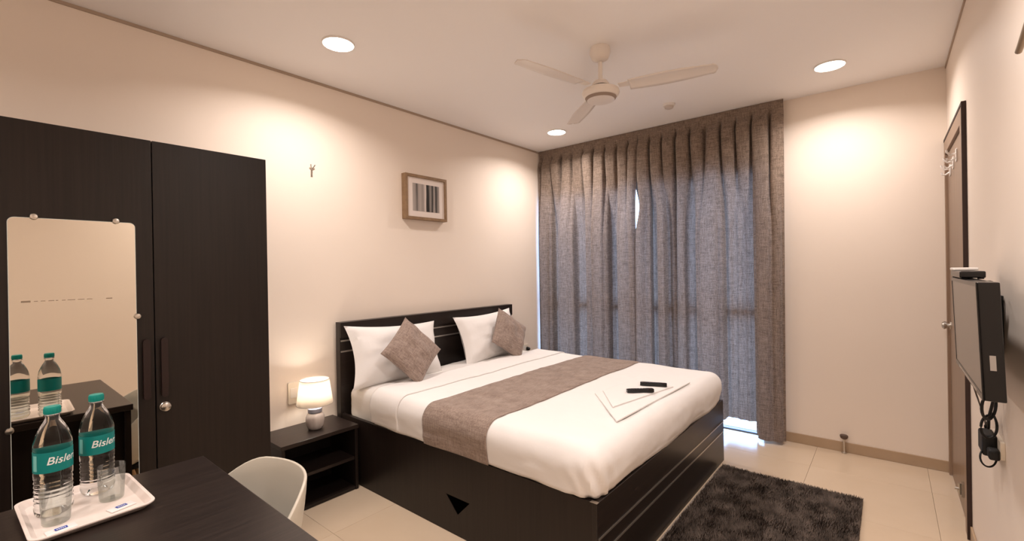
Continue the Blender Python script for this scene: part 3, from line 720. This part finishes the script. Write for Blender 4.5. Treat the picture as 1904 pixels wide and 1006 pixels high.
# ------------------------------------------------------------------ rug
RX0, RX1, RY0, RY1 = 1.75, 3.232, .128, .872
rg = thing('rug', ((RX0+RX1)/2, (RY0+RY1)/2, 0), 'dark grey shaggy rug on the tiled floor at the foot of the bed', 'rug'); org = rg.location
bx(RX0+.004, RX1-.004, RY0+.004, RY1-.002, .0005, .007).build('backing', M['rugbase'], rg, org)
bx(RX0+.004, RX1-.05, RY1-.0015, RY1+.010, .0005, .012).build('binding', M['binding'], rg, org, bevel=.003, label='pale binding along the bed side')
mb = MB(); random.seed(11)
nx, ny = 340, 172
for i in range(nx):
    for j in range(ny):
        x = RX0+(RX1-RX0)*(i+random.random())/nx; y = RY0+(RY1-RY0)*(j+random.random())/ny
        cl = fbm(x*9, y*9, 0); a = 2.4*fbm(x*7, y*9, 4)+random.uniform(-1.9, 1.9)-1.2; L_ = .017+.004*cl+random.uniform(-.004, .004)
        dx, dy = math.cos(a)*.009, math.sin(a)*.009; wx, wy = -math.sin(a)*.0035, math.cos(a)*.0035
        dx, dy = min(max(x+dx, RX0-.004), RX1+.004)-x, min(max(y+dy, RY0-.004), RY1-.0)-y
        k = len(mb.v); mb.v += [(x-wx, y-wy, .006), (x+wx, y+wy, .006), (x+dx, y+dy, .006+L_)]; mb.f.append((k, k+1, k+2))
me = D.meshes.new('pile'); me.from_pydata([(p[0]-org[0], p[1]-org[1], p[2]) for p in mb.v], [], mb.f); me.materials.append(M['pile'])
o = D.objects.new('pile', me); COL.objects.link(o); o.parent = rg; o['kind'] = 'stuff'

# ------------------------------------------------------------------ desk
DT = .750
dk = thing('desk', (-.05, 1.36, 0), 'dark brown wooden desk in the near left corner carrying the tray of bottles', 'desk'); org = dk.location
bx(-.75, .497, .945, 1.748, DT-.028, DT).build('desktop', M['desk'], dk, org, bevel=.003)
for a in (-.745, .466): bx(a, a+.025, .96, 1.733, .001, DT-.0285).build('side_panel', M['dark'], dk, org, bevel=.001)
bx(-.7195, .4655, 1.70, 1.718, .30, DT-.029).build('modesty_panel', M['dark'], dk, org)

# tray
TR = thing('tray', (.192, 1.596, DT), 'white rounded serving tray on the desk holding bottles and glasses', 'tray', rz=math.radians(2)); 
def ring(hx, hy, r, z): return [(p[0], p[1], z) for p in rrect(-hx, hx, -hy, hy, r, 6)]
mb = MB(); prof = [(.0965, .126, .018, .0035), (.108, .138, .026, .0165), (.1145, .1445, .028, .017), (.1145, .1445, .028, .0145), (.0985, .128, .019, .0005)]
n = 28
for p in prof: mb.v += ring(*p)
for i in range(len(prof)-1):
    for k in range(n):
        a, b = i*n+k, i*n+(k+1) % n; mb.f.append((a, b, b+n, a+n))
mb.f.append(tuple(range(n))); mb.f.append(tuple((len(prof)-1)*n+k for k in range(n))[::-1])
mb.build('dish', M['tray'], TR, smooth=True)

# bottles
TB = DT+.0042
def text_wrap(txt, size, r, zc, a_start, shear=.25):
    cu = D.curves.new('t', 'FONT'); cu.body = txt; cu.size = size; cu.shear = shear; cu.offset = size*.012; cu.resolution_u = 4
    ob = D.objects.new('t', cu); COL.objects.link(ob)
    dg = bpy.context.evaluated_depsgraph_get(); me = D.meshes.new_from_object(ob.evaluated_get(dg))
    bm = bmesh.new(); bm.from_mesh(me)
    bmesh.ops.triangulate(bm, faces=bm.faces)
    for _ in range(3):
        es = [e for e in bm.edges if e.calc_length() > .004]
        if not es: break
        bmesh.ops.subdivide_edges(bm, edges=es, cuts=1); bmesh.ops.triangulate(bm, faces=bm.faces)
    mb = MB(); mb.v = []
    bm.verts.index_update()
    for v in bm.verts:
        a = a_start+v.co.x/r; mb.v.append((r*math.cos(a), r*math.sin(a), zc+v.co.y))
    mb.f = [tuple(q.index for q in f.verts) for f in bm.faces]
    bm.free(); D.objects.remove(ob); D.curves.remove(cu)
    return mb
R0 = .0365
def bottle_body():
    pr = [(.001, .004), (.018, .0025), (.030, .0008), (.0345, .005), (R0, .014)]
    z = .02
    while z < .093:
        pr += [(R0, z), (R0-.0016, z+.0035), (R0-.0016, z+.006), (R0, z+.0095)]; z += .0105
    pr += [(R0, .106), (R0-.0007, .108), (R0-.0007, .162), (R0, .164), (R0, .170), (.0355, .178), (.0325, .194), (.0275, .208), (.0215, .221), (.0155, .232), (.0132, .238), (.0128, .243), (.0165, .2445), (.0165, .2465), (.0125, .248)]
    return MB().lathe(pr, (0, 0, 0), 56)
def bottle(loc, rz, label):
    t = thing('water_bottle', loc, label, 'bottle', 'water bottles on the tray', rz)
    bottle_body().build('bottle_body', M['bottle'], t, smooth=True)
    cap = MB().lathe([(.0150, .2485), (.0158, .2495), (.0156, .264), (.0148, .2665), (.001, .267)], (0, 0, 0), 36).build('cap', M['teal'], t, smooth=True)
    mb = MB()
    for k in range(30):
        a = 2*PI*k/30; mb.tube([(.0158*math.cos(a), .0158*math.sin(a), .2505), (.0157*math.cos(a), .0157*math.sin(a), .263)], .0006, 4)
    mb.build('cap_ridge', M['teal'], cap, kind='stuff')
    mb = MB(); Rl = R0+.0003; n = 56
    mb.lathe([(Rl-.0004, .110), (Rl, .110), (Rl, .160), (Rl-.0004, .160), (Rl-.0004, .110)], (0, 0, 0), n, caps=False)
    lb = mb.build('label', M['label'], t, smooth=True)
    # local angle 0 faces the viewer; angles grow towards the viewer's right
    text_wrap('Bisleri', .026, Rl+.0004, .130, math.radians(-20)).build('lettering', M['print'], lb)
    text_wrap('MINERAL WATER', .0062, Rl+.0004, .1135, math.radians(30), 0) if False else None
    mb = MB()
    for (a0, a1, z0, z1) in ((-68, -50, .116, .154),):
        k = len(mb.v); m_ = 8
        for i in range(m_+1):
            a = math.radians(a0+(a1-a0)*i/m_)
            for z in (z0, z1): mb.v.append(((Rl+.0003)*math.cos(a), (Rl+.0003)*math.sin(a), z))
        for i in range(m_): mb.f.append((k+2*i, k+2*i+2, k+2*i+3, k+2*i+1))
    mb.build('label_panel', M['labelpale'], lb, label='pale teal printed panel')
    return t
B1, B2 = (.138, 1.630), (.229, 1.690)
b1 = bottle((B1[0], B1[1], TB), math.atan2(-B1[1], -B1[0]), 'clear teal-capped water bottle, the nearer one at the left of the tray')
dup(b1, (B2[0], B2[1], TB), 'clear teal-capped water bottle, the farther one nearest the wardrobe mirror', math.atan2(-B2[1], -B2[0]))

# glasses
def glass(loc, label):
    t = thing('drinking_glass', loc, label, 'glass', 'glasses on the tray')
    MB().lathe([(.001, .0005), (.024, .0005), (.0255, .003), (.0305, .088), (.0302, .0888), (.0296, .088), (.0247, .007), (.0235, .005), (.001, .0048)], (0, 0, 0), 44).build('tumbler', M['glass'], t, smooth=True)
    return t
g1 = glass((.135, 1.556, TB), 'clear glass tumbler standing before the nearer left bottle')
dup(g1, (.244, 1.600, TB), 'clear glass tumbler standing before the farther right bottle')
def sachet(loc, rz, label):
    t = thing('sachet', loc, label, 'sachet', 'paper sachets on the tray', rz)
    s = slab(.052, .030, .0028, loc[0]*50, 8).build('packet', M['sachet'], t, smooth=True)
    MB().prism(rrect(-.011, .011, -.007, .006, .001, 2), 'z', .0034, .0036).build('printed_label', M['blue'], s, label='blue printed label')
    mb = MB()
    for k in range(5): mb.box(-.008+k*.0034, -.0058+k*.0034, -.003, .001, .00365, .0037)
    mb.build('lettering', M['print'], s)
sachet((.138, 1.500, TB+.0003), math.radians(6), 'white paper sachet with blue label at the near edge of the tray, left one')
sachet((.250, 1.520, TB+.0003), math.radians(14), 'white paper sachet with blue label at the near edge of the tray, right one')

# ------------------------------------------------------------------ chair
ch = thing('tub_chair', (.44, 1.465, 0), 'cream moulded plastic tub chair pushed under the dark desk', 'chair', rz=math.radians(0))
mb = MB(); na, nt = 64, 22
RXc, RYc = .20, .228
def rim(a):   # a=0 is the back (+x), pi the front
    b = abs(math.atan2(math.sin(a), math.cos(a)))
    return .42+.295*(1-sm_(.55, 2.5, b))**.9+.012
for k in range(na):
    a = 2*PI*k/na
    for i in range(nt+1):
        t = i/nt
        r = sm_(0, 1, t)*.35+.65*t; r = min(1, t*1.25) if t < .8 else 1.0
        r = 1-(1-t)**1.8
        hgt = rim(a)-.42
        z = .42+.012*t+hgt*max(0, (t-.45)/.55)**1.7
        flare = 1+.06*max(0, (t-.6)/.4)
        ex = .015*max(0, math.cos(a))*max(0, (t-.5)/.5)
        mb.v.append((RXc*r*flare*math.cos(a)+ex, RYc*r*math.sin(a)*flare, z))
n = nt+1
for k in range(na):
    for i in range(nt):
        a, b = k*n+i, ((k+1) % na)*n+i; mb.f.append((a, b, b+1, a+1))
sh = mb.build('shell', M['shell'], ch, smooth=True); sh.data.polygons.foreach_set('use_smooth', [True]*len(sh.data.polygons))
s_ = sh.modifiers.new('t', 'SOLIDIFY'); s_.thickness = .009; s_.offset = 1
bv = sh.modifiers.new('b', 'BEVEL'); bv.width = .003; bv.segments = 2; bv.angle_limit = 1.0
for sx in (-1, 1):
    for sy in (-1, 1):
        MB().tube([(sx*.10, sy*.11, .405), (sx*.19, sy*.20, .001)], .014, 12, taper=[.016, .010]).build('leg', M['beech'], ch, smooth=True)
MB().prism(rrect(-.13, .13, -.14, .14, .03, 4), 'z', .396, .411).build('seat_mount', M['black'], ch)
